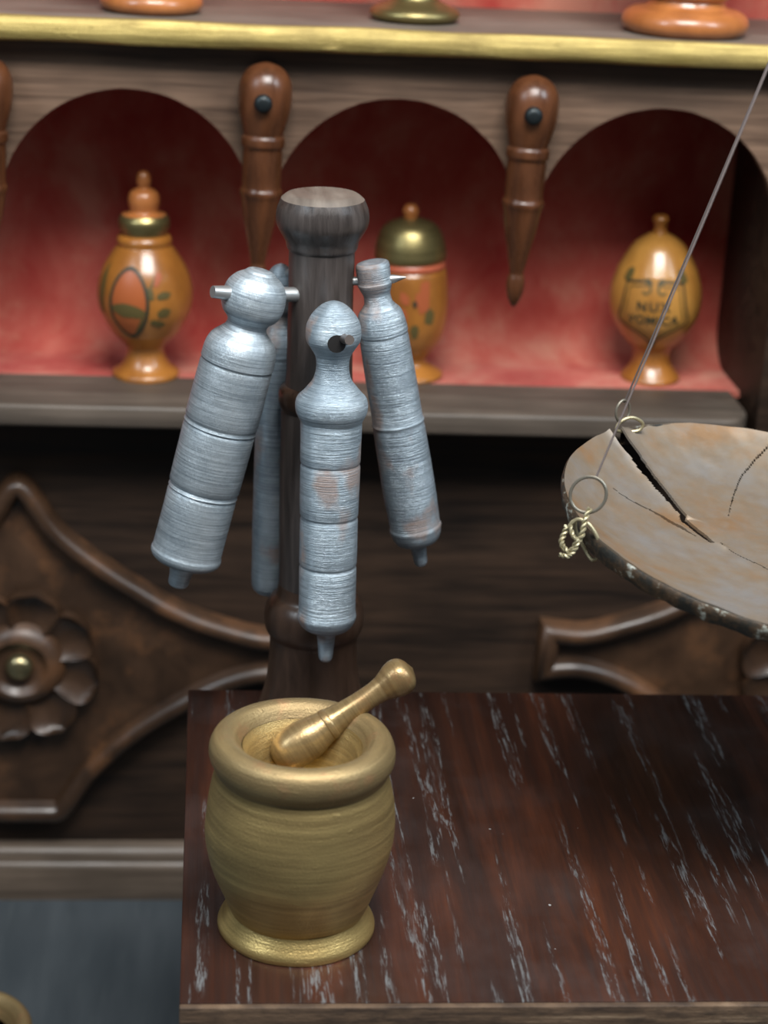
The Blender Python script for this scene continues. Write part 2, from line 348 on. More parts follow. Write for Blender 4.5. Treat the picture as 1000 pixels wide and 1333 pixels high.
M = dict(
    table=make_table_wood(), edge=make_edge_wood(), velvet=make_velvet(), floor=make_floor(),
    cab=wood('cabinet_wood', (0.030, 0.017, 0.010), (0.085, 0.048, 0.028), (3, 40, 60), 0.5, 0.25, 0.35),
    panel=wood('panel_wood', (0.012, 0.008, 0.006), (0.055, 0.029, 0.016), (3, 40, 40), 0.55, 0.2, 0.3),
    board=wood('arcade_wood', (0.068, 0.040, 0.026), (0.21, 0.128, 0.082), (3.5, 40, 75), 0.55, 0.35, 0.4),
    shelf=wood('shelf_wood', (0.060, 0.048, 0.038), (0.135, 0.105, 0.082), (3, 30, 60), 0.45, 0.3, 0.4),
    dusty=wood('dusty_shelf_wood', (0.11, 0.088, 0.07), (0.21, 0.175, 0.145), (3, 30, 60), 0.5, 0.3, 0.4),
    carve=wood('carved_wood', (0.026, 0.014, 0.008), (0.088, 0.043, 0.021), (9, 9, 9), 0.36, 0.4, 0.55, worn=(0.14, 0.060, 0.024)),  # worn patches whose orange also paints in the highlights of the lit ridges
    rail=wood('rail_wood', (0.075, 0.055, 0.040), (0.17, 0.125, 0.092), (3, 30, 60), 0.36, 0.3, 0.5),
    pendant=wood('pendant_wood', (0.045, 0.016, 0.007), (0.135, 0.048, 0.018), (30, 30, 6), 0.28, 0.2, 0.5),
    post=wood('post_wood', (0.030, 0.024, 0.022), (0.10, 0.083, 0.076), (90, 90, 7), 0.36, 0.3, 0.5),
    postend=wood('post_end_wood', (0.09, 0.072, 0.06), (0.24, 0.20, 0.165), (30, 5, 10), 0.5, 0.3, 0.4),
    postbase=wood('post_base_wood', (0.026, 0.015, 0.010), (0.075, 0.042, 0.027), (40, 40, 8), 0.32, 0.25, 0.5),
    pewter=make_pewter('pewter', (0.55, 0.65, 0.72), (0.22, 0.28, 0.33), (0.25, 0.115, 0.05), 0.06, 0),
    pewter_left=make_pewter('pewter_foil', (0.61, 0.69, 0.745), (0.21, 0.255, 0.29), (0.30, 0.20, 0.13), -0.10, 4, 0.75),
    pewter_right=make_pewter('pewter_dull', (0.49, 0.585, 0.655), (0.18, 0.23, 0.275), (0.22, 0.105, 0.048), 0.07, 9),
    peg=plain('peg_iron', (0.13, 0.11, 0.10), 0.42, 0.5),
    pegsilver=plain('peg_silver', (0.42, 0.43, 0.43), 0.4, 0.8),
    hole=plain('hole_shade', (0.006, 0.005, 0.005), 0.9),
    brass=make_gold('brass_paint', (0.33, 0.235, 0.098), (0.62, 0.455, 0.19), 0.36, 0.75, bump=0.5, dirt=(0.19, 0.132, 0.062)),
    brassrim=make_gold('brass_rim', (0.20, 0.142, 0.066), (0.36, 0.265, 0.125), 0.46, 0.65, bump=0.5, dirt=(0.14, 0.092, 0.046), copper=(0.34, 0.185, 0.09)),
    pestle=make_gold('pestle_brass', (0.19, 0.125, 0.055), (0.35, 0.25, 0.115), 0.30, 0.6, dirt=(0.19, 0.10, 0.045), copper=(0.30, 0.16, 0.07)),
    gilt=make_gold('gilt_edge', (0.24, 0.175, 0.045), (0.60, 0.46, 0.16), 0.48, 0.5, ring=False, dirt=(0.16, 0.115, 0.04), bump=0.9),
    brassfoot=make_gold('brass_foot', (0.46, 0.325, 0.125), (0.74, 0.55, 0.22), 0.32, 0.82, bump=0.4, dirt=(0.34, 0.23, 0.09)),
    cap=make_gold('brass_cap', (0.20, 0.165, 0.07), (0.36, 0.30, 0.13), 0.32, 0.85, dirt=(0.12, 0.10, 0.045)),
    nail=plain('nail_iron', (0.020, 0.026, 0.028), 0.4, 0.6),
    boss=plain('nail_brass', (0.28, 0.235, 0.13), 0.28, 0.9),
    amber=make_lacquer('amber_lacquer', (0.20, 0.070, 0.012), (0.38, 0.15, 0.027)),
    ochre=make_lacquer('ochre_lacquer', (0.28, 0.115, 0.020), (0.50, 0.25, 0.055)),
    orange=make_lacquer('orange_lacquer', (0.26, 0.085, 0.022), (0.44, 0.16, 0.045)),
    redband=plain('red_band', (0.40, 0.10, 0.05), 0.35),
    ink=plain('dark_ink', (0.030, 0.030, 0.016), 0.5),
    inkgreen=plain('olive_ink', (0.090, 0.068, 0.020), 0.5),
    medallion=plain('medallion_orange', (0.33, 0.085, 0.024), 0.4),
    blush=plain('flower_red', (0.34, 0.085, 0.030), 0.45),
    pan=make_pan(), panrim=make_pan_rim(),
    wire=plain('wire_brass', (0.36, 0.32, 0.20), 0.42, 0.6),
    ringmetal=plain('ring_metal', (0.20, 0.185, 0.15), 0.42, 0.7),
    cord=plain('cord_grey', (0.13, 0.105, 0.10), 0.8),
    scale=plain('scale_iron', (0.09, 0.075, 0.055), 0.4, 0.7),
    wall=plain('plaster_wall', (0.35, 0.34, 0.32), 0.9),
)

# ------------------------------------------------------------------ object helpers
def link(o, parent=None):
    COL.objects.link(o)
    if parent: o.parent = parent
    return o

def thing(name, label, cat, loc=(0, 0, 0), rot=None, group=None):
    o = bpy.data.objects.new(name, None)
    o.empty_display_size = 0.05
    o.location = loc
    if rot is not None:
        o.rotation_mode = 'QUATERNION'; o.rotation_quaternion = rot
    tag(o, label, cat, group)
    return link(o)

def tag(o, label, cat, group=None):
    o['label'] = label; o['category'] = cat
    if group: o['group'] = group

def build(name, bm, mat, parent=None, smooth=True, angle=40):
    bmesh.ops.recalc_face_normals(bm, faces=bm.faces)
    me = bpy.data.meshes.new(name)
    if smooth:
        for f in bm.faces: f.smooth = True
        for e in bm.edges:
            if len(e.link_faces) == 2 and e.calc_face_angle(0) > R(angle): e.smooth = False
    bm.to_mesh(me); bm.free()
    me.materials.append(mat)
    return link(bpy.data.objects.new(name, me), parent)

def refine(prof, n=3):
    """Catmull-Rom through the profile so that turned shapes read as turned."""
    out = []
    P = [Vector(p) for p in prof]
    for i in range(len(P) - 1):
        p1, p2 = P[i], P[i + 1]
        p0 = P[i - 1] if i else p1 * 2 - p2
        p3 = P[i + 2] if i + 2 < len(P) else p2 * 2 - p1
        L = (p2 - p1).length
        m1 = (p2 - p0); m2 = (p3 - p1)
        m1 = m1.normalized() * min(L, m1.length * 0.5) if m1.length else m1
        m2 = m2.normalized() * min(L, m2.length * 0.5) if m2.length else m2
        for k in range(n):
            t = k / n; t2 = t * t; t3 = t2 * t
            q = p1 * (2 * t3 - 3 * t2 + 1) + m1 * (t3 - 2 * t2 + t) + p2 * (-2 * t3 + 3 * t2) + m2 * (t3 - t2)
            out.append((q.x, max(q.y, 0.0)))
    out.append(tuple(P[-1]))
    return out

def lathe(bm, prof, seg=64, wob=0.0, seed=0.0, cap0=False, cap1=False):
    rings = []
    for h, r in prof:
        if r < 1e-5:
            rings.append([bm.verts.new((0, 0, h))]); continue
        ring = []
        for k in range(seg):
            a = 2 * math.pi * k / seg
            rr = r
            if wob:
                rr += wob * mnoise.noise(Vector((math.cos(a) * 1.6 + seed, math.sin(a) * 1.6, h * 22)))
            ring.append(bm.verts.new((rr * math.cos(a), rr * math.sin(a), h)))
        rings.append(ring)
    for A, B in zip(rings, rings[1:]):
        if len(A) == 1 and len(B) == 1: continue
        for k in range(seg):
            j = (k + 1) % seg
            if len(A) == 1: bm.faces.new((A[0], B[k], B[j]))
            elif len(B) == 1: bm.faces.new((A[k], B[0], A[j]))
            else: bm.faces.new((A[k], B[k], B[j], A[j]))
    if cap0 and len(rings[0]) > 1: bm.faces.new(rings[0])
    if cap1 and len(rings[-1]) > 1: bm.faces.new(rings[-1])
    return bm

def turned(name, prof, mat, parent, seg=64, wob=0.0, seed=0.0, n=3, caps=(True, True)):
    return build(name, lathe(bmesh.new(), refine(prof, n), seg, wob, seed, *caps), mat, parent)

def axis_of(d):
    a, b = Vector(d['a']), Vector(d['b'])
    q = Vector((0, 0, 1)).rotation_difference((b - a).normalized())
    return a, q

def box(bm, x0, x1, y0, y1, z0, z1, bev=0.0):
    r = bmesh.ops.create_cube(bm, size=1.0)
    for v in r['verts']:
        v.co = Vector(((x0 + x1) / 2 + v.co.x * (x1 - x0), (y0 + y1) / 2 + v.co.y * (y1 - y0), (z0 + z1) / 2 + v.co.z * (z1 - z0)))
    if bev:
        es = list({e for v in r['verts'] for e in v.link_edges})
        bmesh.ops.bevel(bm, geom=es, offset=bev, segments=2, affect='EDGES', profile=0.6)
    return bm

def boxo(name, dims, mat, parent=None, bev=0.004):
    return build(name, box(bmesh.new(), *dims, bev), mat, parent, angle=50)

def tube(bm, pts, rad, seg=8, closed=False, taper=None):
    P = [Vector(p) for p in pts]
    n = len(P)
    rings = []
    prev = None
    for i in range(n):
        if closed: d = P[(i + 1) % n] - P[i - 1]
        else: d = P[min(i + 1, n - 1)] - P[max(i - 1, 0)]
        d.normalize()
        if prev is None:
            s = d.orthogonal().normalized()
        else:
            s = (prev - d * prev.dot(d))
            s = s.normalized() if s.length > 1e-6 else d.orthogonal().normalized()
        prev = s
        t = d.cross(s)
        rr = rad * (taper(i / max(1, n - 1)) if taper else 1)
        rings.append([bm.verts.new(P[i] + (s * math.cos(a) + t * math.sin(a)) * rr) for a in [2 * math.pi * k / seg for k in range(seg)]])
    pairs = list(zip(rings, rings[1:])) + ([(rings[-1], rings[0])] if closed else [])
    for A, B in pairs:
        for k in range(seg):
            j = (k + 1) % seg
            bm.faces.new((A[k], A[j], B[j], B[k]))
    if not closed:
        bm.faces.new(rings[0]); bm.faces.new(rings[-1])
    return bm

def spline(pts, n=6, closed=False):
    P = [Vector(p) for p in pts]; m = len(P); out = []
    rng = range(m) if closed else range(m - 1)
    for i in rng:
        p1, p2 = P[i], P[(i + 1) % m]
        p0 = P[i - 1] if (closed or i) else p1
        p3 = P[(i + 2) % m] if (closed or i + 2 < m) else p2
        for k in range(n):
            t = k / n
            out.append(0.5 * ((2 * p1) + (p2 - p0) * t + (2 * p0 - 5 * p1 + 4 * p2 - p3) * t * t + (3 * p1 - p0 - 3 * p2 + p3) * t ** 3))
    if not closed: out.append(P[-1])
    return out

def ring_pts(c, rad, n1, n2, seg=28, squash=1.0):
    c, n1, n2 = Vector(c), Vector(n1).normalized(), Vector(n2).normalized()
    return [c + n1 * rad * math.cos(a) + n2 * rad * squash * math.sin(a) for a in [2 * math.pi * k / seg for k in range(seg)]]

# ------------------------------------------------------------------ the setting
T = 0.772
fl = build('floor', box(bmesh.new(), -4, 5, -1.0, 4.0, -0.05, 0.0), M['floor'], smooth=False)
fl['kind'] = 'structure'
wl = build('wall_back', box(bmesh.new(), -4, 5, 4.0, 4.1, 0.0, 3.2), M['wall'], smooth=False)
wl['kind'] = 'structure'

# ------------------------------------------------------------------ apothecary cabinet
cab = thing('apothecary_cabinet', 'dark carved wooden cabinet with arched red niches and gilt shelf edge', 'cabinet', (0.3, 3.75, 0.0))
CO = Vector((0.3, 3.75, 0.0))
def cpart(name, bm, mat, parent=None, **kw):
    """part given in world coordinates, parented to the cabinet"""
    bmesh.ops.translate(bm, verts=bm.verts, vec=-CO)
    return build(name, bm, mat, parent or cab, **kw)
XL, XR = -1.30, 1.90
ZS = 1.063                                  # lower shelf top
cpart('lower_panel', box(bmesh.new(), XL, XR, 3.53, 3.57, 0.0, 1.02), M['panel'], smooth=False)
cpart('carcass_side', box(bmesh.new(), XL - 0.04, XL, 3.48, 3.98, 0.0, 2.42, 0.004), M['cab'])
cpart('carcass_side', box(bmesh.new(), XR, XR + 0.04, 3.48, 3.98, 0.0, 2.42, 0.004), M['cab'])
cpart('cornice', box(bmesh.new(), XL - 0.08, XR + 0.08, 3.42, 3.99, 2.42, 2.48, 0.008), M['cab'])
# shelf with a rounded nose and a rounded corner at its free end
def shelf_board(x0, x1, y0, y1, z0, z1, rx=0.0):
    bm = bmesh.new()
    outline = [(x0, y1), (x0, y0)]
    if rx:
        for k in range(9):
            a = -math.pi / 2 + (math.pi / 2) * k / 8
            outline.append((x1 - rx + rx * math.cos(a), y0 + rx * 1.4 + rx * 1.4 * math.sin(a)))
    else: outline.append((x1, y0))
    outline.append((x1, y1))
    vs0 = [bm.verts.new((x, y, z0)) for x, y in outline]
    f = bm.faces.new(vs0)
    ex = bmesh.ops.extrude_face_region(bm, geom=[f])
    for v in [g for g in ex['geom'] if isinstance(g, bmesh.types.BMVert)]: v.co.z = z1
    bmesh.ops.recalc_face_normals(bm, faces=bm.faces)
    es = [e for e in bm.edges if abs(e.verts[0].co.z - e.verts[1].co.z) < 1e-6 and min(e.verts[0].co.y, e.verts[1].co.y) < y1 - 1e-4]
    bmesh.ops.bevel(bm, geom=es, offset=0.008, segments=3, affect='EDGES', profile=0.5)
    return bm
cpart('lower_shelf', shelf_board(XL, 1.005, 3.40, 3.585, ZS - 0.042, ZS, 0.055), M['shelf'])
cpart('shelf_moulding', box(bmesh.new(), XL, 0.985, 3.47, 3.55, ZS - 0.065, ZS - 0.042, 0.004), M['cab'])
def lining(z0, z1, y0, yb, rad, x0, x1):
    pr = [(y0, z0)] + [(yb - rad + rad * math.sin(t), z0 + rad - rad * math.cos(t)) for t in [math.pi / 2 * k / 10 for k in range(11)]] + [(yb, z1)]
    bm = bmesh.new()
    rows = [[bm.verts.new((x, y, z)) for y, z in pr + [(yb + 0.02, z1), (yb + 0.02, z0 - 0.012), (y0, z0 - 0.012)]] for x in (x0, x1)]
    m = len(rows[0])
    for k in range(m):
        bm.faces.new((rows[0][k], rows[0][(k + 1) % m], rows[1][(k + 1) % m], rows[1][k]))
    bm.faces.new(rows[0]); bm.faces.new(rows[1])
    return bm
nl = cpart('niche_lining', lining(ZS - 0.001, 1.695, 3.5855, 3.80, 0.085, XL, 1.0215), M['velvet'], angle=30)
nl['label'] = 'faded red velvet lining'
cpart('upper_lining', box(bmesh.new(), XL, XR, 3.80, 3.83, 1.733, 2.42), M['velvet'], smooth=False)
cpart('back_board', box(bmesh.new(), XL, XR, 3.83, 3.86, 0.0, 2.42), M['panel'], smooth=False)
cpart('niche_end', box(bmesh.new(), 1.022, 1.062, 3.452, 3.80, ZS - 0.06, 1.695, 0.003), M['panel'])
cpart('side_counter', box(bmesh.new(), 1.022, XR, 3.452, 3.80, ZS - 0.10, ZS - 0.06, 0.003), M['panel'])
us = cpart('upper_shelf', box(bmesh.new(), XL, XR, 3.402, 3.80, 1.695, 1.733, 0.002), M['dusty'])
bm = bmesh.new()
prof = [(3.402, 1.693), (3.392, 1.694), (3.386, 1.700), (3.384, 1.712), (3.386, 1.726), (3.391, 1.734), (3.402, 1.7355)]
NX = 160
rows = []
for i in range(NX + 1):
    x = XL + (XR - XL) * i / NX
    rows.append([bm.verts.new((x, y + 0.0012 * mnoise.noise(Vector((x * 9, z * 60, 0))), z + 0.0022 * mnoise.noise(Vector((x * 6, 3 + (z > 1.71), 1))))) for y, z in prof])
for A, B in zip(rows, rows[1:]):
    for k in range(len(prof) - 1): bm.faces.new((A[k], A[k + 1], B[k + 1], B[k]))
    bm.faces.new((A[-1], A[0], B[0], B[-1]))
ge = cpart('gilt_edge', bm, M['gilt'], us)
ge.matrix_parent_inverse = Matrix.Identity(4)
ge['label'] = 'worn gold painted edge'

# arcade board: arches cut out of one board
def arcade():
    bm = bmesh.new()
    cx0, sp, rad, zc = -0.1365, 0.4640, 0.2185, 1.3965
    zt = 1.694
    front, lower, upper = [], [], []
    xs, zs = [], []
    N = 40
    for c in (-2, -1, 0, 1, 2):
        cx = cx0 + sp * c
        for k in range(N + 1):
            a = math.pi - math.pi * k / N
            xs.append(cx + rad * math.cos(a)); zs.append(zc + rad * 1.0 * math.sin(a) + 0.0015 * mnoise.noise(Vector((k * 0.6, c * 5.0, 0))))
    keep = [(x, z) for x, z in zip(xs, zs) if x > XL + 0.01]
    keep = [(XL, zc)] + keep + [(1.045, zc)]
    y0, y1 = 3.440, 3.468
    lf = [bm.verts.new((x, y0, z)) for x, z in keep]; lb = [bm.verts.new((x, y1, z)) for x, z in keep]
    tf = [bm.verts.new((x, y0, zt)) for x, z in keep]; tb = [bm.verts.new((x, y1, zt)) for x, z in keep]
    for i in range(len(keep) - 1):
        bm.faces.new((lf[i], lf[i + 1], tf[i + 1], tf[i]))
        bm.faces.new((lb[i + 1], lb[i], tb[i], tb[i + 1]))
        bm.faces.new((lf[i + 1], lf[i], lb[i], lb[i + 1]))
        bm.faces.new((tf[i], tf[i + 1], tb[i + 1], tb[i]))
    bm.faces.new((lf[0], tf[0], tb[0], lb[0])); bm.faces.new((lf[-1], lb[-1], tb[-1], tf[-1]))
    return bm
cpart('arcade_board', arcade(), M['board'], angle=30)

# turned pendants nailed over the cusps
pd = DATA['pendant']
def pendant(x, dz, lean):
    a, q = axis_of(pd)
    o = turned('pendant', pd['prof'], M['pendant'], cab, 48, n=3)
    o.location = Vector((x, a.y, a.z + dz)) - CO
    o.rotation_euler = (0, lean, 0)
    bm = bmesh.new()
    lathe(bm, [(0.0, 0.0), (0.0, 0.0155), (0.010, 0.0155), (0.0145, 0.0125), (0.016, 0.0075), (0.0165, 0.0)], 18)
    bmesh.ops.rotate(bm, verts=bm.verts, matrix=Matrix.Rotation(math.pi / 2, 3, 'X'))
    bmesh.ops.translate(bm, verts=bm.verts, vec=(-0.004, -0.0435, 0.345))
    nail = build('nail_head', bm, M['nail'], o)
    nail['label'] = 'dark round nail head'
    return o
pendant(0.544, 0.0, 0.021)
pendant(0.090, 0.004, 0.016)
pendant(-0.375, -0.003, 0.014)
pendant(-0.838, 0.0, 0.015)

# skirting rail along the foot
bm = bmesh.new()
prof = [(3.53, 0.0), (3.49, 0.0), (3.488, 0.070), (3.492, 0.078), (3.497, 0.082), (3.499, 0.096), (3.506, 0.106), (3.518, 0.112), (3.53, 0.113)]
rows = [[bm.verts.new((x, y, z)) for y, z in prof] for x in (XL, XR)]
for k in range(len(prof)):
    j = (k + 1) % len(prof)
    bm.faces.new((rows[0][k], rows[0][j], rows[1][j], rows[1][k]))
bm.faces.new(rows[0]); bm.faces.new(rows[1])
cpart('foot_rail', bm, M['rail'], angle=30)

# cartouches: raised plates with a rounded moulding and a rosette
HALF_UP = [(0.0, 0.354), (0.024, 0.338), (0.0735, 0.262), (0.137, 0.206), (0.223, 0.146), (0.310, 0.096), (0.3985, 0.064), (0.465, 0.049), (0.540, 0.056)]
HALF_LO = [(0.545, -0.054), (0.4675, -0.047), (0.387, -0.071), (0.313, -0.113), (0.240, -0.163), (0.181, -0.214), (0.129, -0.273), (0.084, -0.345), (0.042, -0.352)]
def seg_spline(pts): return [tuple(v)[:2] for v in spline([(x, z, 0) for x, z in pts], 5)]
def cartouche(cx, cz):
    up, lo = seg_spline(HALF_UP), seg_spline(HALF_LO)
    right = up + lo
    left = [(-x, z) for x, z in reversed(right) if x > 1e-5]
    loop = right + left
    # raised plate
    bm = bmesh.new()
    y0, y1 = 3.512, 3.532
    a = [bm.verts.new((cx + x * 0.985, y0, cz + z * 0.985)) for x, z in loop]
    b = [bm.verts.new((cx + x * 0.985, y1, cz + z * 0.985)) for x, z in loop]
    fc = bm.faces.new(a)
    for i in range(len(loop)):
        j = (i + 1) % len(loop); bm.faces.new((a[i], b[i], b[j], a[j]))
    bmesh.ops.triangulate(bm, faces=[fc])
    car = cpart('cartouche', bm, M['carve'], angle=30)
    # moulding: swept asymmetric section along the outline
    sec = [(0.008, 0.018), (0.006, -0.008), (0.001, -0.022), (-0.009, -0.029), (-0.021, -0.027), (-0.030, -0.016), (-0.035, 0.000), (-0.037, 0.016)]
    bm = bmesh.new(); rings = []
    n = len(loop)
    for i in range(n):
        p0, p1, p2 = Vector(loop[i - 1]), Vector(loop[i]), Vector(loop[(i + 1) % n])
        d1 = (p1 - p0).normalized(); d2 = (p2 - p1).normalized()
        n1, n2 = Vector((-d1.y, d1.x)), Vector((-d2.y, d2.x))          # outward for clockwise order
        m = (n1 + n2).normalized(); k = min(1.6, 1.0 / max(0.4, m.dot(n1)))
        wob = 0.0025 * mnoise.noise(Vector((loop[i][0] * 20, loop[i][1] * 20, cx)))
        rings.append([bm.verts.new((cx + p1.x + m.x * s * k, 3.512 + t + wob, cz + p1.y + m.y * s * k)) for s, t in sec])
    for i in range(n):
        A, B = rings[i], rings[(i + 1) % n]
        for k in range(len(sec) - 1): bm.faces.new((A[k], A[k + 1], B[k + 1], B[k]))
    mo = cpart('moulding', bm, M['carve'], car, angle=60)
    return car
def rosette(cx, cz):
    y = 3.511
    bm = bmesh.new()
    lathe(bm, [(0.0, 0.088), (0.012, 0.086), (0.024, 0.076), (0.032, 0.066), (0.034, 0.056), (0.030, 0.050), (0.023, 0.046), (0.020, 0.038), (0.021, 0.0)], 40)
    bmesh.ops.rotate(bm, verts=bm.verts, matrix=Matrix.Rotation(math.pi / 2, 3, 'X'))
    bmesh.ops.translate(bm, verts=bm.verts, vec=(cx, y, cz))
    ro = cpart('rosette', bm, M['carve'])
    # one spoon-shaped petal, repeated round the boss
    bm = bmesh.new()
    NR, NA = 8, 14
    grid = []
    for i in range(NR + 1):
        t = i / NR
        row = []
        for k in range(NA + 1):
            s = k / NA * 2 - 1
            w = 0.050 * math.sin(min(1.0, 0.30 + t * 0.72) * math.pi * 0.62) * (math.sqrt(max(0, 1 - max(0, (t - 0.55) / 0.45) ** 2)) if t > 0.55 else 1)
            rr = 0.070 + 0.084 * t
            hgt = 0.010 + 0.016 * abs(s) ** 2 + 0.012 * t * t - 0.004
            row.append(bm.verts.new((s * w, -hgt, rr)))
        grid.append(row)
    for i in range(NR):
        for k in range(NA): bm.faces.new((grid[i][k], grid[i][k + 1], grid[i + 1][k + 1], grid[i + 1][k]))
    bmesh.ops.remove_doubles(bm, verts=bm.verts, dist=1e-5)
    ge_ = bmesh.ops.extrude_face_region(bm, geom=bm.faces[:])
    for v in [g for g in ge_['geom'] if isinstance(g, bmesh.types.BMVert)]: v.co.y = 0.0
    pet = build('petal', bm, M['carve'], ro, angle=35)
    pet.location = Vector((cx, y, cz)) - CO
    pet.rotation_euler = (0, R(13), 0)
    for k in range(1, 8):
        p = pet.copy(); COL.objects.link(p); p.parent = ro
        p.rotation_euler = (0, R(13 + 45 * k), 0)
    bm = bmesh.new()
    lathe(bm, [(0.012, 0.0), (0.012, 0.027), (0.026, 0.027), (0.034, 0.023), (0.040, 0.014), (0.042, 0.0)], 24)
    bmesh.ops.rotate(bm, verts=bm.verts, matrix=Matrix.Rotation(math.pi / 2, 3, 'X'))
    bmesh.ops.translate(bm, verts=bm.verts, vec=(cx, y, cz))
    nb = cpart('nail_boss', bm, M['boss'], ro)
    nb['label'] = 'domed brass nail'
for cx, cz in ((-0.338, 0.530), (1.208, 0.548)):
    cartouche(cx, cz)
    rosette(cx, cz - 0.019)

# ------------------------------------------------------------------ table
tab = thing('side_table', 'dark wooden table with pale streaked grain under the brass mortar', 'table', (0.9, 2.432, 0.0))
TO = Vector((0.9, 2.432, 0.0))
TX0, TX1, TY0, TY1 = -0.0145, 1.82, 2.0065, 2.858
def tpart(name, bm, mat, **kw):
    bmesh.ops.translate(bm, verts=bm.verts, vec=-TO)
    return build(name, bm, mat, tab, **kw)
tpart('table_top', box(bmesh.new(), TX0, TX1, TY0 + 0.003, TY1, T - 0.030, T, 0.0025), M['table'], angle=50)
el = tpart('table_edge', box(bmesh.new(), TX0, TX1, TY0 - 0.006, TY0 + 0.004, T - 0.055, T - 0.0015, 0.002), M['edge'], angle=50)
el['label'] = 'worn pale brown front edge'
for dims in ((TX0 + 0.05, TX1 - 0.05, TY0 + 0.03, TY0 + 0.05), (TX0 + 0.05, TX1 - 0.05, TY1 - 0.06, TY1 - 0.04), (TX0 + 0.04, TX0 + 0.06, TY0 + 0.05, TY1 - 0.06), (TX1 - 0.06, TX1 - 0.04, TY0 + 0.05, TY1 - 0.06)):
    tpart('apron', box(bmesh.new(), *dims, T - 0.13, T - 0.03), M['cab'], smooth=False)
for lx in (TX0 + 0.07, TX1 - 0.07):
    for ly in (TY0 + 0.06, TY1 - 0.07):
        tpart('leg', box(bmesh.new(), lx - 0.028, lx + 0.028, ly - 0.028, ly + 0.028, 0.0, T - 0.03, 0.004), M['cab'])

# ------------------------------------------------------------------ brass mortar and pestle
d = DATA['mortar']
mp_ = d['prof']
mp_ = [(h - mp_[0][0], r) for h, r in mp_]
mor = thing('mortar', 'small brass-coloured mortar with rolled rim, holding the pestle', 'mortar', (d['a'][0], d['a'][1], T + 0.0002))
turned('foot', mp_[0:6], M['brassfoot'], mor, 96, 0.0010, 2.0, caps=(True, False))
turned('bowl', mp_[5:15], M['brass'], mor, 96, 0.0022, 5.0, caps=(False, False))
turned('rim', mp_[14:26], M['brassrim'], mor, 96, 0.0012, 8.0, caps=(False, False))
turned('inner_bowl', mp_[25:], M['brass'], mor, 96, 0.0008, 11.0, caps=(False, False))

d = DATA['pestle']; a, q = axis_of(d); pp = d['prof']
pes = thing('pestle', 'brass-coloured pestle with round knob leaning in the small mortar', 'pestle', a, q)
turned('grinding_head', pp[:9], M['pestle'], pes, 48, 0.0004)
turned('ring', pp[8:12], M['pestle'], pes, 48)
turned('handle', pp[11:16], M['pestle'], pes, 48, 0.0005)
turned('knob', pp[15:], M['pestle'], pes, 48, 0.0006)

# ------------------------------------------------------------------ syringe stand
d = DATA['stand']; a, q = axis_of(d); sp_ = list(reversed(d['prof']))
q_stand, a_stand = q, a
sta = thing('syringe_stand', 'dark turned wooden post with flared base carrying four pewter syringes', 'stand', a + Vector((0, 0, 0.0005)), q)
def cut(prof, h0, h1): return [p for p in prof if h0 - 1e-6 <= p[0] <= h1 + 1e-6]
hs = [p[0] for p in sp_]
def idx_r(target):   # first height at/after target
    return min(range(len(hs)), key=lambda i: abs(hs[i] - target))
n_ = len(sp_)
turned('base', sp_[0:8], M['postbase'], sta, 64, 0.0006, 1)
turned('base_bead', sp_[7:14], M['postbase'], sta, 64, 0.0006, 2)
turned('lower_shaft', sp_[13:16], M['post'], sta, 64, 0.0008, 3)
turned('collar', sp_[15:20], M['postbase'], sta, 64, 0.0005, 4)
turned('upper_shaft', sp_[19:23], M['post'], sta, 64, 0.0008, 5)
turned('head', sp_[22:30], M['post'], sta, 64, 0.0012, 6)
et = turned('end_grain', sp_[29:], M['postend'], sta, 64, 0.0012, 6)
et['label'] = 'pale worn end grain on top'

# ------------------------------------------------------------------ pewter syringes
def syringe(key, label, mat, cuts):
    d = DATA[key]; a, q = axis_of(d); p = d['prof']
    t = thing('clyster_syringe', label, 'syringe', a, q, 'pewter syringes hung on the post')
    names = ('nozzle', 'barrel', 'collar', 'handle')
    s = 0
    for nm, e in zip(names, list(cuts) + [len(p) - 1]):
        turned(nm, p[s:e + 1], mat, t, 64, 0.0007, s * 1.7)
        s = e
    return t, a, q, p
def world_on(key, px_h):
    d = DATA[key]; a, b = Vector(d['a']), Vector(d['b'])
    return a + (b - a).normalized() * px_h
P_ = {k: DATA[k]['prof'] for k in ('syr_front', 'syr_left', 'syr_right', 'syr_back')}
sf = syringe('syr_front', 'upright pewter syringe with domed handle and three grooves, in front of the post', M['pewter'], (5, 21, 26))
sl = syringe('syr_left', 'thickest pewter syringe, slanting outward, with wrinkled silvery barrel', M['pewter_left'], (5, 23, 27))
sr = syringe('syr_right', 'slim dull pewter syringe slanting outward, with flat-topped handle and brown stains', M['pewter_right'], (4, 18, 22))
sb = syringe('syr_back', 'thin shaded pewter syringe mostly hidden behind the post and the thickest syringe', M['pewter_right'], (2, 8, 10))

def peg(key, h, out, rad, mat, hole=True, hs_=None, dz=0.0, tip=1.0, off=(0, 0, 0), aim=None):
    """a peg from the post through the handle of a syringe"""
    c = world_on(key, h) + Vector(off)
    ax = (Vector(DATA['stand']['b']) - a_stand).normalized()
    sh = hs_ if hs_ is not None else (c - a_stand).dot(ax)
    s = a_stand + ax * sh
    dr = (c - s).normalized()
    if aim:
        dr = Vector(aim).normalized(); s = c - dr * 0.105
    e = c + dr * out + Vector((0, 0, dz))
    inv = (Matrix.Translation(a_stand + Vector((0, 0, 0.0005))) @ q_stand.to_matrix().to_4x4()).inverted()
    bm = tube(bmesh.new(), [inv @ (s + dr * 0.03), inv @ c, inv @ (c + dr * out * 0.6 + Vector((0, 0, dz * 0.5))), inv @ e], rad, 12, taper=lambda t: 1 if t < 0.9 else tip)
    build('peg', bm, mat, sta)
    return c, dr
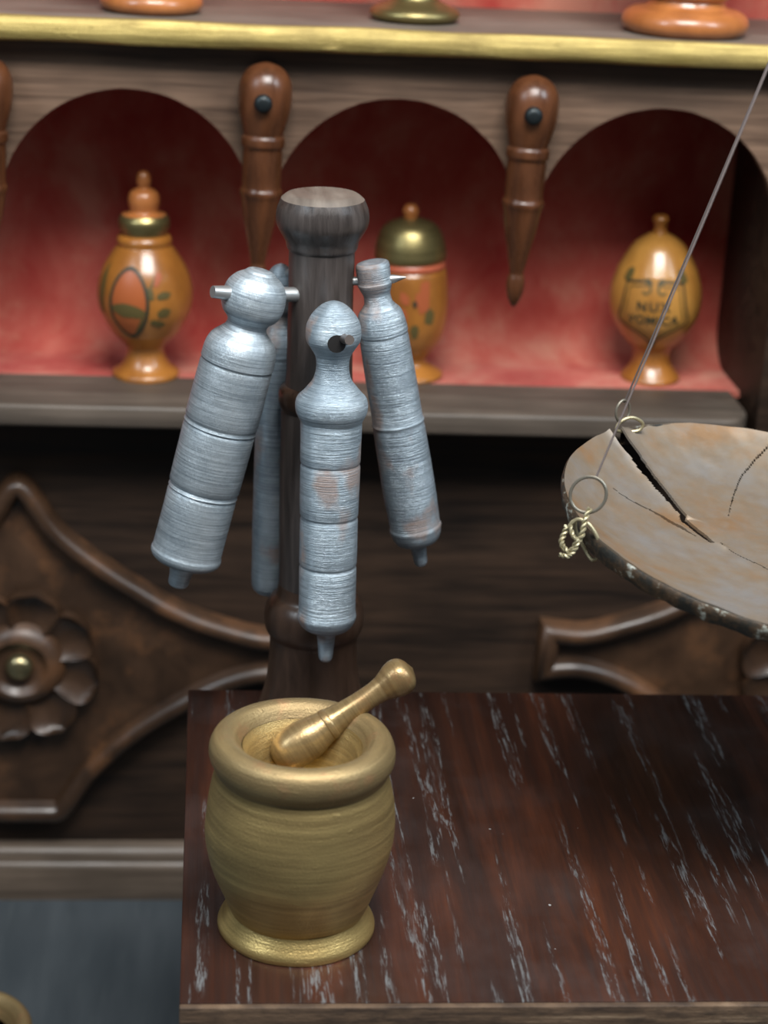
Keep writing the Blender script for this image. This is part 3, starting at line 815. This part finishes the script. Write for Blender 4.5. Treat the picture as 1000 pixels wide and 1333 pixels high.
def eye_hole_shade(syr, key, h, face_r, rad, off):
    t, a, q, p = syr
    c = world_on(key, h)
    cam_dir = (Vector((0, 0, 2.15)) - c).normalized()
    ax = (Vector(DATA[key]['b']) - a).normalized()
    dr = (cam_dir - ax * cam_dir.dot(ax)).normalized()
    side = ax.cross(dr)
    dr = (dr + side * off).normalized()
    inv = (Matrix.Translation(a) @ q.to_matrix().to_4x4()).inverted()
    bm = tube(bmesh.new(), [inv @ (c + dr * face_r * 0.5), inv @ (c + dr * (face_r + 0.0006))], rad, 16)  # solid black disc painted for the shade inside the drilled hole
    o = build('eye_hole_shade', bm, M['hole'], t)
    o['label'] = 'black disc for the shade in a drilled hole'
hf = P_['syr_front'][-1][0]
peg('syr_front', hf - 0.049, 0.066, 0.0068, M['peg'], dz=0.012, off=(0.006, 0, 0))
eye_hole_shade(sf, 'syr_front', hf - 0.052, 0.0385, 0.0125, 0.13)
hl = P_['syr_left'][-1][0]
peg('syr_left', hl - 0.038, 0.066, 0.0105, M['pegsilver'], dz=0.004, tip=0.8, aim=(-1, -0.50, 0.10))
hr = P_['syr_right'][-1][0]
peg('syr_right', hr - 0.028, 0.044, 0.0062, M['pegsilver'], hs_=0.690, dz=0.004, tip=0.15)
hb = P_['syr_back'][-1][0]
peg('syr_back', hb - 0.020, 0.034, 0.0060, M['pegsilver'], hs_=0.720, dz=0.012, tip=0.4)

# ------------------------------------------------------------------ balance scale with a cracked pan
pan = DATA['pan']
pc = Vector(pan['c']); ex, ey, en = Vector(pan['ex']), Vector(pan['ey']), Vector(pan['n'])
APEX = Vector(DATA['apex'])
PX = 1.45                                    # pillar
bal = thing('balance_scale', 'hanging balance scale with a cracked tarnished pan on thin cords', 'balance', (PX, 2.42, T))
BO = Vector((PX, 2.42, T))
def bpart(name, bm, mat, parent=None, **kw):
    bmesh.ops.translate(bm, verts=bm.verts, vec=-BO)
    return build(name, bm, mat, parent or bal, **kw)
def surf(r): return -0.05 * (1 - min(r / pan['r'], 1.0) ** 4)
def pan_pt(x, y, dz=0.0): return pc + ex * x + ey * y + en * (surf(math.hypot(x, y)) + dz)
def seg_dist(px, py, pts, widths):
    best = 9
    for (a, b, wa, wb_) in zip(pts, pts[1:], widths, widths[1:]):
        ax_, ay_ = a; bx_, by_ = b
        dx, dy = bx_ - ax_, by_ - ay_
        t = max(0, min(1, ((px - ax_) * dx + (py - ay_) * dy) / (dx * dx + dy * dy)))
        dd = math.hypot(px - ax_ - dx * t, py - ay_ - dy * t) - (wa + (wb_ - wa) * t)
        best = min(best, dd)
    return best
cr = DATA['crack_big']
d0 = Vector(cr[0]) - Vector(cr[1]); cr = [tuple(Vector(cr[0]) + d0 * 0.8)] + cr
CR = [(cr, [0.015, 0.0135, 0.0115, 0.0098, 0.0078, 0.0052, 0.0060, 0.0]),
      (DATA['crack_2'], [0.0009, 0.0013, 0.0020, 0.0030, 0.0036, 0.0016]),
      (DATA['crack_3'], [0.0009, 0.0013, 0.0012, 0.0010]),
      (DATA['crack_4'], [0.0013, 0.0013, 0.0011, 0.0009, 0.0005])]
NR, NA = 130, 560
bm = bmesh.new()
grid = []
RP = pan['r']
for i in range(NR + 1):
    r = RP * (i / NR)
    row = []
    for k in range(NA):
        a = 2 * math.pi * k / NA
        edge = 1 + 0.006 * mnoise.noise(Vector((math.cos(a) * 3, math.sin(a) * 3, 2))) * (i / NR) ** 6
        x, y = r * edge * math.cos(a), r * edge * math.sin(a)
        dz = 0.0022 * mnoise.noise(Vector((x * 14, y * 14, 4))) + 0.0010 * mnoise.noise(Vector((x * 45, y * 45, 9)))
        w = 1e9
        sd = seg_dist(x, y, CR[0][0], CR[0][1])
        if sd < 0.02: dz += 0.0045 * math.exp(-max(sd, 0) / 0.007) * (1 if mnoise.noise(Vector((x * 12, y * 12, 1))) > -0.2 else -0.4)
        row.append(bm.verts.new(pan_pt(x, y, dz)) if i else None)
        row[-1] and None
    grid.append(row)
c0 = bm.verts.new(pan_pt(0, 0))
for i in range(NR):
    for k in range(NA):
        j = (k + 1) % NA
        rm = RP * ((i + 0.5) / NR); am = 2 * math.pi * (k + 0.5) / NA
        x, y = rm * math.cos(am), rm * math.sin(am)
        jit = 0.0012 * mnoise.noise(Vector((x * 120, y * 120, 0)))
        if any(seg_dist(x, y, pts, ws) + jit * (1 if n_i == 0 else 0.4) < 0 for n_i, (pts, ws) in enumerate(CR)): continue
        if i == 0: bm.faces.new((c0, grid[1][k], grid[1][j]))
        else: bm.faces.new((grid[i][k], grid[i + 1][k], grid[i + 1][j], grid[i][j]))
bmesh.ops.delete(bm, geom=[v for v in bm.verts if not v.link_faces], context='VERTS')
for f in bm.faces:
    f.normal_update()
bm.normal_update()
if sum(f.normal.dot(en) for f in bm.faces) < 0:
    bmesh.ops.reverse_faces(bm, faces=bm.faces)
dish_bm = bm
ge_ = bmesh.ops.extrude_face_region(dish_bm, geom=dish_bm.faces[:])
for v in [g for g in ge_['geom'] if isinstance(g, bmesh.types.BMVert)]: v.co -= en * 0.004
dish = bpart('pan', dish_bm, M['pan'], angle=60)
dish['label'] = 'tarnished shallow pan with long cracks'
# turned down rim under the lip, corroded; broken where the big crack reaches it
bm = bmesh.new(); prev = None; first = None
sec = [(-0.0005, -0.0012), (0.0022, -0.004), (0.0026, -0.012), (-0.001, -0.024), (-0.006, -0.024), (-0.006, -0.006)]
for k in range(NA // 2 + 1):
    a = 2 * math.pi * k / (NA // 2)
    edge = 1 + 0.006 * mnoise.noise(Vector((math.cos(a) * 3, math.sin(a) * 3, 2)))
    x, y = RP * edge * math.cos(a), RP * edge * math.sin(a)
    gap = seg_dist(x, y, CR[0][0], CR[0][1]) < 0.001
    rd = ex * math.cos(a) + ey * math.sin(a)
    wv = 1 + 0.25 * mnoise.noise(Vector((x * 40, y * 40, 3)))
    base = pc + ex * x + ey * y
    cur = None if gap else [bm.verts.new(base + rd * s + en * t * (wv if t < -0.01 else 1)) for s, t in sec]
    if prev and cur:
        for m in range(len(sec)):
            n2 = (m + 1) % len(sec); bm.faces.new((prev[m], prev[n2], cur[n2], cur[m]))
    prev = cur
bpart('pan_rim', bm, M['panrim'], dish, angle=60)
# rings, loops and twisted wire
wx = r2; wz = u2
nr = DATA['near_ring']; bk = DATA['back_ring']
bpart('ring', tube(bmesh.new(), ring_pts(nr[0], nr[1], (0.95, -0.25, 0.1), (0.05, 0.25, 0.95), 36), 0.0022, 8, True), M['ringmetal'])
bpart('wire_loop', tube(bmesh.new(), spline(DATA['near_loop'], 5, True), 0.0026, 8, True), M['wire'])
def twist(pts, rad, turns, thick):
    P = spline(pts, 10); out = []
    for s in (0, math.pi):
        st = []
        for i, p in enumerate(P):
            dd = (P[min(i + 1, len(P) - 1)] - P[max(i - 1, 0)]).normalized()
            u = dd.orthogonal().normalized(); v = dd.cross(u)
            an = s + turns * 2 * math.pi * i / len(P)
            st.append(p + (u * math.cos(an) + v * math.sin(an)) * rad)
        out.append(st)
    bm = bmesh.new()
    for st in out: tube(bm, st, thick, 6)
    return bm
bpart('twisted_wire', twist(DATA['near_braid'], 0.0020, 7, 0.0020), M['wire'])
bpart('twisted_wire', twist(DATA['near_braid2'], 0.0016, 5, 0.0017), M['wire'])
bpart('ring', tube(bmesh.new(), ring_pts(bk[0], bk[1], (0.8, 0.5, 0.0), (0.0, 0.1, 1.0), 28, 1.2), 0.0020, 8, True), M['ringmetal'])
bpart('wire_loop', tube(bmesh.new(), spline(DATA['back_loop'], 5, True), 0.0024, 8, True), M['wire'])
ends = [Vector(DATA['cord_b']), Vector(DATA['cord_n'])]
for an in (306, 18):                         # the two attachments on the far side of the pan
    p = pc + ex * RP * math.cos(R(an)) + ey * RP * math.sin(R(an))
    bpart('wire_loop', tube(bmesh.new(), ring_pts(p + Vector((0, 0, 0.008)), 0.014, ex * math.cos(R(an)) + ey * math.sin(R(an)), (0, 0, 1), 24), 0.0024, 8, True), M['wire'])
    ends.append(p + Vector((0, 0, 0.021)))
for e in ends:
    pts = [e.lerp(APEX, t / 12) + Vector((0, 0, -0.004 * math.sin(math.pi * t / 12))) for t in range(13)]
    bpart('cord', tube(bmesh.new(), pts, 0.0013, 6), M['cord'])
# hook, beam and pillar (the pillar stands on the table beyond the frame)
hk = [APEX + Vector((0.0, 0, -0.004)), APEX + Vector((0.016, 0, 0.006)), APEX + Vector((0.014, 0, 0.026)), APEX + Vector((0, 0, 0.036)), APEX + Vector((0, 0, 0.07))]
bpart('hook', tube(bmesh.new(), spline(hk, 5), 0.004, 8), M['scale'])
zb = APEX.z + 0.07
beam = [Vector((APEX.x - 0.02, APEX.y, zb)), Vector((APEX.x + 0.25, 2.41, zb + 0.02)), Vector((PX, 2.42, zb + 0.03)), Vector((2 * PX - APEX.x - 0.25, 2.43, zb + 0.02)), Vector((2 * PX - APEX.x + 0.02, 2.445, zb))]
bpart('beam', tube(bmesh.new(), spline(beam, 6), 0.014, 12, taper=lambda t: 0.45 + 1.1 * math.sin(math.pi * t)), M['scale'])
bm = lathe(bmesh.new(), refine([(0.001, 0.0), (0.001, 0.11), (0.02, 0.11), (0.035, 0.085), (0.05, 0.04), (0.09, 0.026), (0.3, 0.02), (0.6, 0.018), (0.9, 0.02), (1.1, 0.018), (1.42, 0.016), (1.46, 0.026), (1.49, 0.02), (1.50, 0.0)]), 40)
build('pillar', bm, M['scale'], bal)

# ------------------------------------------------------------------ jars
class Wrap:
    """puts flat drawing (u along the girth, v up, metres) on the skin of a turned body"""
    def __init__(s, prof, ang, proud=0.0007):
        s.p = sorted(refine(prof, 3)); s.a = ang; s.e = proud
    def rad(s, h):
        p = s.p
        for (h0, r0), (h1, r1) in zip(p, p[1:]):
            if h0 <= h <= h1: return r0 + (r1 - r0) * ((h - h0) / (h1 - h0) if h1 > h0 else 0)
        return p[-1][1]
    def at(s, u, v, e=None):
        r = s.rad(v)
        a = s.a + u / 0.085
        rr = r + (s.e if e is None else e)
        return Vector((rr * math.cos(a), rr * math.sin(a), v))
def ribbon(w, pts, width, e=None, closed=False, n=6):
    P = [v.to_2d() for v in spline([(x, y, 0) for x, y in pts], n, closed)]
    bm = bmesh.new(); L = []
    m = len(P)
    for i in range(m):
        dd = (P[(i + 1) % m] - P[i - 1]) if closed else (P[min(i + 1, m - 1)] - P[max(i - 1, 0)])
        dd.normalize(); nn = Vector((-dd.y, dd.x)) * width / 2
        L.append((bm.verts.new(w.at(*(P[i] + nn), e)), bm.verts.new(w.at(*(P[i] - nn), e))))
    for A, B in list(zip(L, L[1:])) + ([(L[-1], L[0])] if closed else []): bm.faces.new((A[0], A[1], B[1], B[0]))
    return bm
def blob(w, cx, cy, rx, ry, rot=0.0, e=None, rough=0.0, sd=0):
    bm = bmesh.new(); c, s = math.cos(rot), math.sin(rot)
    rows = [[bm.verts.new(w.at(cx, cy, e))]]
    for i in range(1, 5):
        row = []
        for k in range(24):
            a = 2 * math.pi * k / 24
            f = (i / 4) * (1 + rough * mnoise.noise(Vector((math.cos(a) * 2, math.sin(a) * 2, sd))))
            x, y = rx * f * math.cos(a), ry * f * math.sin(a)
            row.append(bm.verts.new(w.at(cx + x * c - y * s, cy + x * s + y * c, e)))
        rows.append(row)
    for k in range(24): bm.faces.new((rows[0][0], rows[1][k], rows[1][(k + 1) % 24]))
    for A, B in zip(rows[1:], rows[2:]):
        for k in range(24):
            j = (k + 1) % 24; bm.faces.new((A[k], B[k], B[j], A[j]))
    return bm
def lettering(w, text, size, cx, cy, spacing=1.1):
    cu = bpy.data.curves.new('t', 'FONT'); cu.body = text; cu.size = size; cu.align_x = 'CENTER'; cu.align_y = 'CENTER'; cu.space_character = spacing
    cu.offset = size * 0.035
    o = bpy.data.objects.new('t', cu); COL.objects.link(o)
    bpy.context.view_layer.update()
    me = bpy.data.meshes.new_from_object(o.evaluated_get(bpy.context.evaluated_depsgraph_get()))
    bpy.data.objects.remove(o); bpy.data.curves.remove(cu)
    bm = bmesh.new(); bm.from_mesh(me); bpy.data.meshes.remove(me)
    bmesh.ops.triangulate(bm, faces=bm.faces)
    bmesh.ops.subdivide_edges(bm, edges=[e for e in bm.edges if e.calc_length() > size * 0.18], cuts=2)
    for v in bm.verts: v.co = w.at(cx + v.co.x, cy + v.co.y)
    return bm

def facing(p, turn=0.0): return math.atan2(-p[1], -p[0]) + turn

# urn with medallion
d = DATA['jar_l']; pr = list(reversed(d['prof'])); a, q = axis_of(d)
j1 = thing('medallion_jar', 'amber lidded urn painted with an oval medallion and leafy sprig, in arched niche', 'jar', a + Vector((0, 0, 0.0005)), q)
i_ring = next(i for i, p in enumerate(pr) if abs(p[1] - max(x[1] for x in pr if x[0] > 0.24)) < 1e-9)
hb_ = lambda y: None
n1 = len(pr)
turned('foot', pr[0:7], M['amber'], j1, 48)
body = turned('body', pr[6:n1 - 13], M['amber'], j1, 64)
turned('cap_ring', pr[n1 - 14:n1 - 10], M['cap'], j1, 48)
turned('finial', pr[n1 - 11:], M['orange'], j1, 40)
w = Wrap(pr[6:n1 - 13], facing(d['a'], 0.0))
zc = 0.155
build('medallion', blob(w, -0.030, zc, 0.033, 0.060, 0.0, 0.0006), M['medallion'], body)
build('medallion_band', blob(w, -0.030, zc - 0.012, 0.032, 0.013, -0.12, 0.0011, 0.15), M['inkgreen'], body)
build('medallion_outline', ribbon(w, [(-0.030 + 0.035 * math.cos(t), zc + 0.063 * math.sin(t)) for t in [2 * math.pi * k / 14 for k in range(14)]], 0.0065, 0.0013, True), M['ink'], body)
build('medallion_outline', ribbon(w, [(-0.002, zc - 0.01), (-0.008, zc - 0.035), (-0.02, zc - 0.058), (-0.036, zc - 0.074)], 0.0055, 0.0012), M['inkgreen'], body)
build('sprig', ribbon(w, [(0.010, zc + 0.012), (0.010, zc + 0.028), (0.018, zc + 0.044), (0.022, zc + 0.052)], 0.0045, 0.0010), M['inkgreen'], body)
for x, y, rx, ry, ro, mt in ((0.026, 0.046, 0.006, 0.014, -0.4, 'blush'), (0.034, 0.016, 0.014, 0.007, 0.15, 'inkgreen'), (0.010, 0.020, 0.006, 0.012, 0.3, 'inkgreen'), (0.034, -0.016, 0.013, 0.009, 0.2, 'inkgreen'), (0.024, -0.036, 0.015, 0.007, -0.3, 'inkgreen')):
    build('leaf', blob(w, x, zc + y, rx, ry, ro, 0.0012, 0.3, x * 90), M[mt], body)
build('leaf', blob(w, -0.092, zc + 0.02, 0.008, 0.045, 0.0, 0.0010, 0.2, 3), M['inkgreen'], body)

# urn with brass dome lid
d = DATA['jar_m']; pr = list(reversed(d['prof'])); a, q = axis_of(d); n1 = len(pr)
j2 = thing('domed_jar', 'amber jar with a domed brass lid and red flowers, behind the syringe post', 'jar', a + Vector((0, 0, 0.0005)), q)
turned('foot', pr[0:6], M['amber'], j2, 48)
body = turned('body', pr[5:n1 - 14], M['amber'], j2, 64)
turned('red_band', pr[n1 - 15:n1 - 11], M['redband'], j2, 48)
turned('dome_lid', pr[n1 - 12:n1 - 4], M['cap'], j2, 64)
turned('finial', pr[n1 - 5:], M['orange'], j2, 32)
w = Wrap(pr[5:n1 - 14], facing(d['a'], 0.0))
zc = 0.15
for x, y, rx, ry, ro, mt in ((-0.020, -0.018, 0.016, 0.018, 0, 'blush'), (0.030, 0.010, 0.016, 0.022, 0.3, 'blush'), (0.036, 0.036, 0.011, 0.014, 0.4, 'blush'), (0.012, -0.048, 0.010, 0.014, 0.2, 'inkgreen'), (-0.010, 0.016, 0.009, 0.013, 0.6, 'blush'), (0.046, -0.020, 0.013, 0.016, 0.0, 'inkgreen')):
    build('petal_mark', blob(w, x, zc + y, rx, ry, ro, 0.0008, 0.4, x * 70), M[mt], body)
for x, y in ((0.012, 0.006), (-0.016, -0.020)):
    build('flower_centre', blob(w, x, zc + y, 0.005, 0.007, 0, 0.0014), M['ink'], body)

# labelled urn
d = DATA['jar_r']; pr = list(reversed(d['prof'])); a, q = axis_of(d); n1 = len(pr)
j3 = thing('labelled_jar', 'round ochre urn with painted shield reading NUX VOMICA, behind the hanging cord', 'jar', a + Vector((0, 0, 0.0005)), q)
turned('foot', pr[0:7], M['amber'], j3, 48)
body = turned('body', pr[6:n1 - 9], M['ochre'], j3, 64)
turned('shoulder', pr[n1 - 10:n1 - 5], M['ochre'], j3, 64)
turned('finial', pr[n1 - 6:], M['amber'], j3, 32)
w = Wrap(pr[6:n1 - 5], facing(d['a'], -0.02))
zc = 0.151
W_ = 0.072
sh = [(-0.006, 0.052), (-0.012, 0.060), (-0.022, 0.058), (-0.040, 0.056), (-0.058, 0.052), (-0.060, 0.030), (-0.064, 0.005), (-0.072, -0.020), (-0.052, -0.034), (-0.028, -0.046), (-0.004, -0.064)]
for sgn in (1, -1):
    build('shield_line', ribbon(w, [(x * sgn, zc + y) for x, y in sh], 0.0045, 0.0010), M['ink'], body)
    build('shield_line', ribbon(w, [(x * sgn * 0.84, zc + y * 0.84 + 0.001) for x, y in sh], 0.0022, 0.0010), M['inkgreen'], body)
    build('shield_scroll', ribbon(w, [(sgn * x, zc + y) for x, y in ((-0.022, 0.058), (-0.010, 0.052), (-0.008, 0.040), (-0.016, 0.035), (-0.022, 0.040))], 0.0042, 0.0011), M['inkgreen'], body)
    build('shield_leaf', blob(w, sgn * 0.060, zc + 0.066, 0.010, 0.014, sgn * 0.5, 0.0010, 0.3, 4), M['inkgreen'], body)
build('shield_leaf', blob(w, 0.0, zc - 0.068, 0.010, 0.009, 0, 0.0010, 0.3, 5), M['ink'], body)
build('lettering', lettering(w, 'NUX', 0.025, 0.0, zc + 0.010, 1.3), M['ink'], body)
build('lettering', lettering(w, 'VOMICA', 0.024, 0.0, zc - 0.016, 1.12), M['ink'], body)

# jars on the upper shelf: only their feet come into the picture
def upper_jar(name, label, x, y, s, foot_mat, body_mat, kind):
    t = thing(name, label, 'jar', (x, y, 1.7335))
    if kind == 'ball':
        f = [(0, 0.0), (0, 0.082), (0.006, 0.092), (0.016, 0.096), (0.028, 0.092), (0.036, 0.080), (0.040, 0.062), (0.050, 0.056)]
        b = [(0.050, 0.056), (0.056, 0.064), (0.068, 0.066), (0.078, 0.058), (0.090, 0.050), (0.120, 0.085), (0.17, 0.118), (0.22, 0.125), (0.27, 0.11), (0.31, 0.075)]
    else:
        f = [(0, 0.0), (0, 0.070), (0.004, 0.084), (0.012, 0.090), (0.022, 0.086), (0.030, 0.070), (0.040, 0.048), (0.052, 0.040)]
        b = [(0.052, 0.040), (0.065, 0.046), (0.085, 0.070), (0.13, 0.092), (0.18, 0.096), (0.22, 0.090), (0.25, 0.080)]
    sc = lambda L: [(h * s, r * s) for h, r in L]
    turned('foot', sc(f), foot_mat, t, 56)
    turned('body', sc(b), body_mat, t, 56)
    h0, r0 = b[-1]
    turned('lid', sc([(h0, r0), (h0 + 0.012, r0 * 1.05), (h0 + 0.03, r0 * 0.9), (h0 + 0.055, r0 * 0.4), (h0 + 0.065, 0.014), (h0 + 0.08, 0.018), (h0 + 0.09, 0.0)]), M['cap'], t, 48)
    return t
upper_jar('footed_jar', 'orange lacquered jar foot on gilt shelf above the medallion urn', -0.100, 3.545, 0.92, M['orange'], M['amber'], 'ball')
upper_jar('brass_footed_jar', 'brass-footed jar standing on the gilt shelf between two orange ones', 0.357, 3.560, 0.88, M['cap'], M['amber'], 'slim')
upper_jar('wide_footed_jar', 'widest orange lacquered jar foot on gilt shelf above the shield urn', 0.832, 3.535, 1.16, M['orange'], M['orange'], 'ball')

# ------------------------------------------------------------------ brass cup on the floor beside the table
cup = thing('brass_cup', 'pale brass cup with thick rim on floor beside the table', 'cup', (-0.362, 2.79, 0.0005))
c_ = [(0, 0.0), (0, 0.070), (0.012, 0.074), (0.022, 0.060), (0.05, 0.055), (0.11, 0.078), (0.17, 0.090), (0.215, 0.094)]
turned('body', [(h * 0.8, r) for h, r in c_], M['brass'], cup, 64, 0.001)
turned('rim', [(0.172, 0.094), (0.180, 0.100), (0.192, 0.102), (0.202, 0.096), (0.204, 0.086), (0.197, 0.078), (0.18, 0.07), (0.15, 0.055), (0.13, 0.0)], M['brassrim'], cup, 64, 0.001)
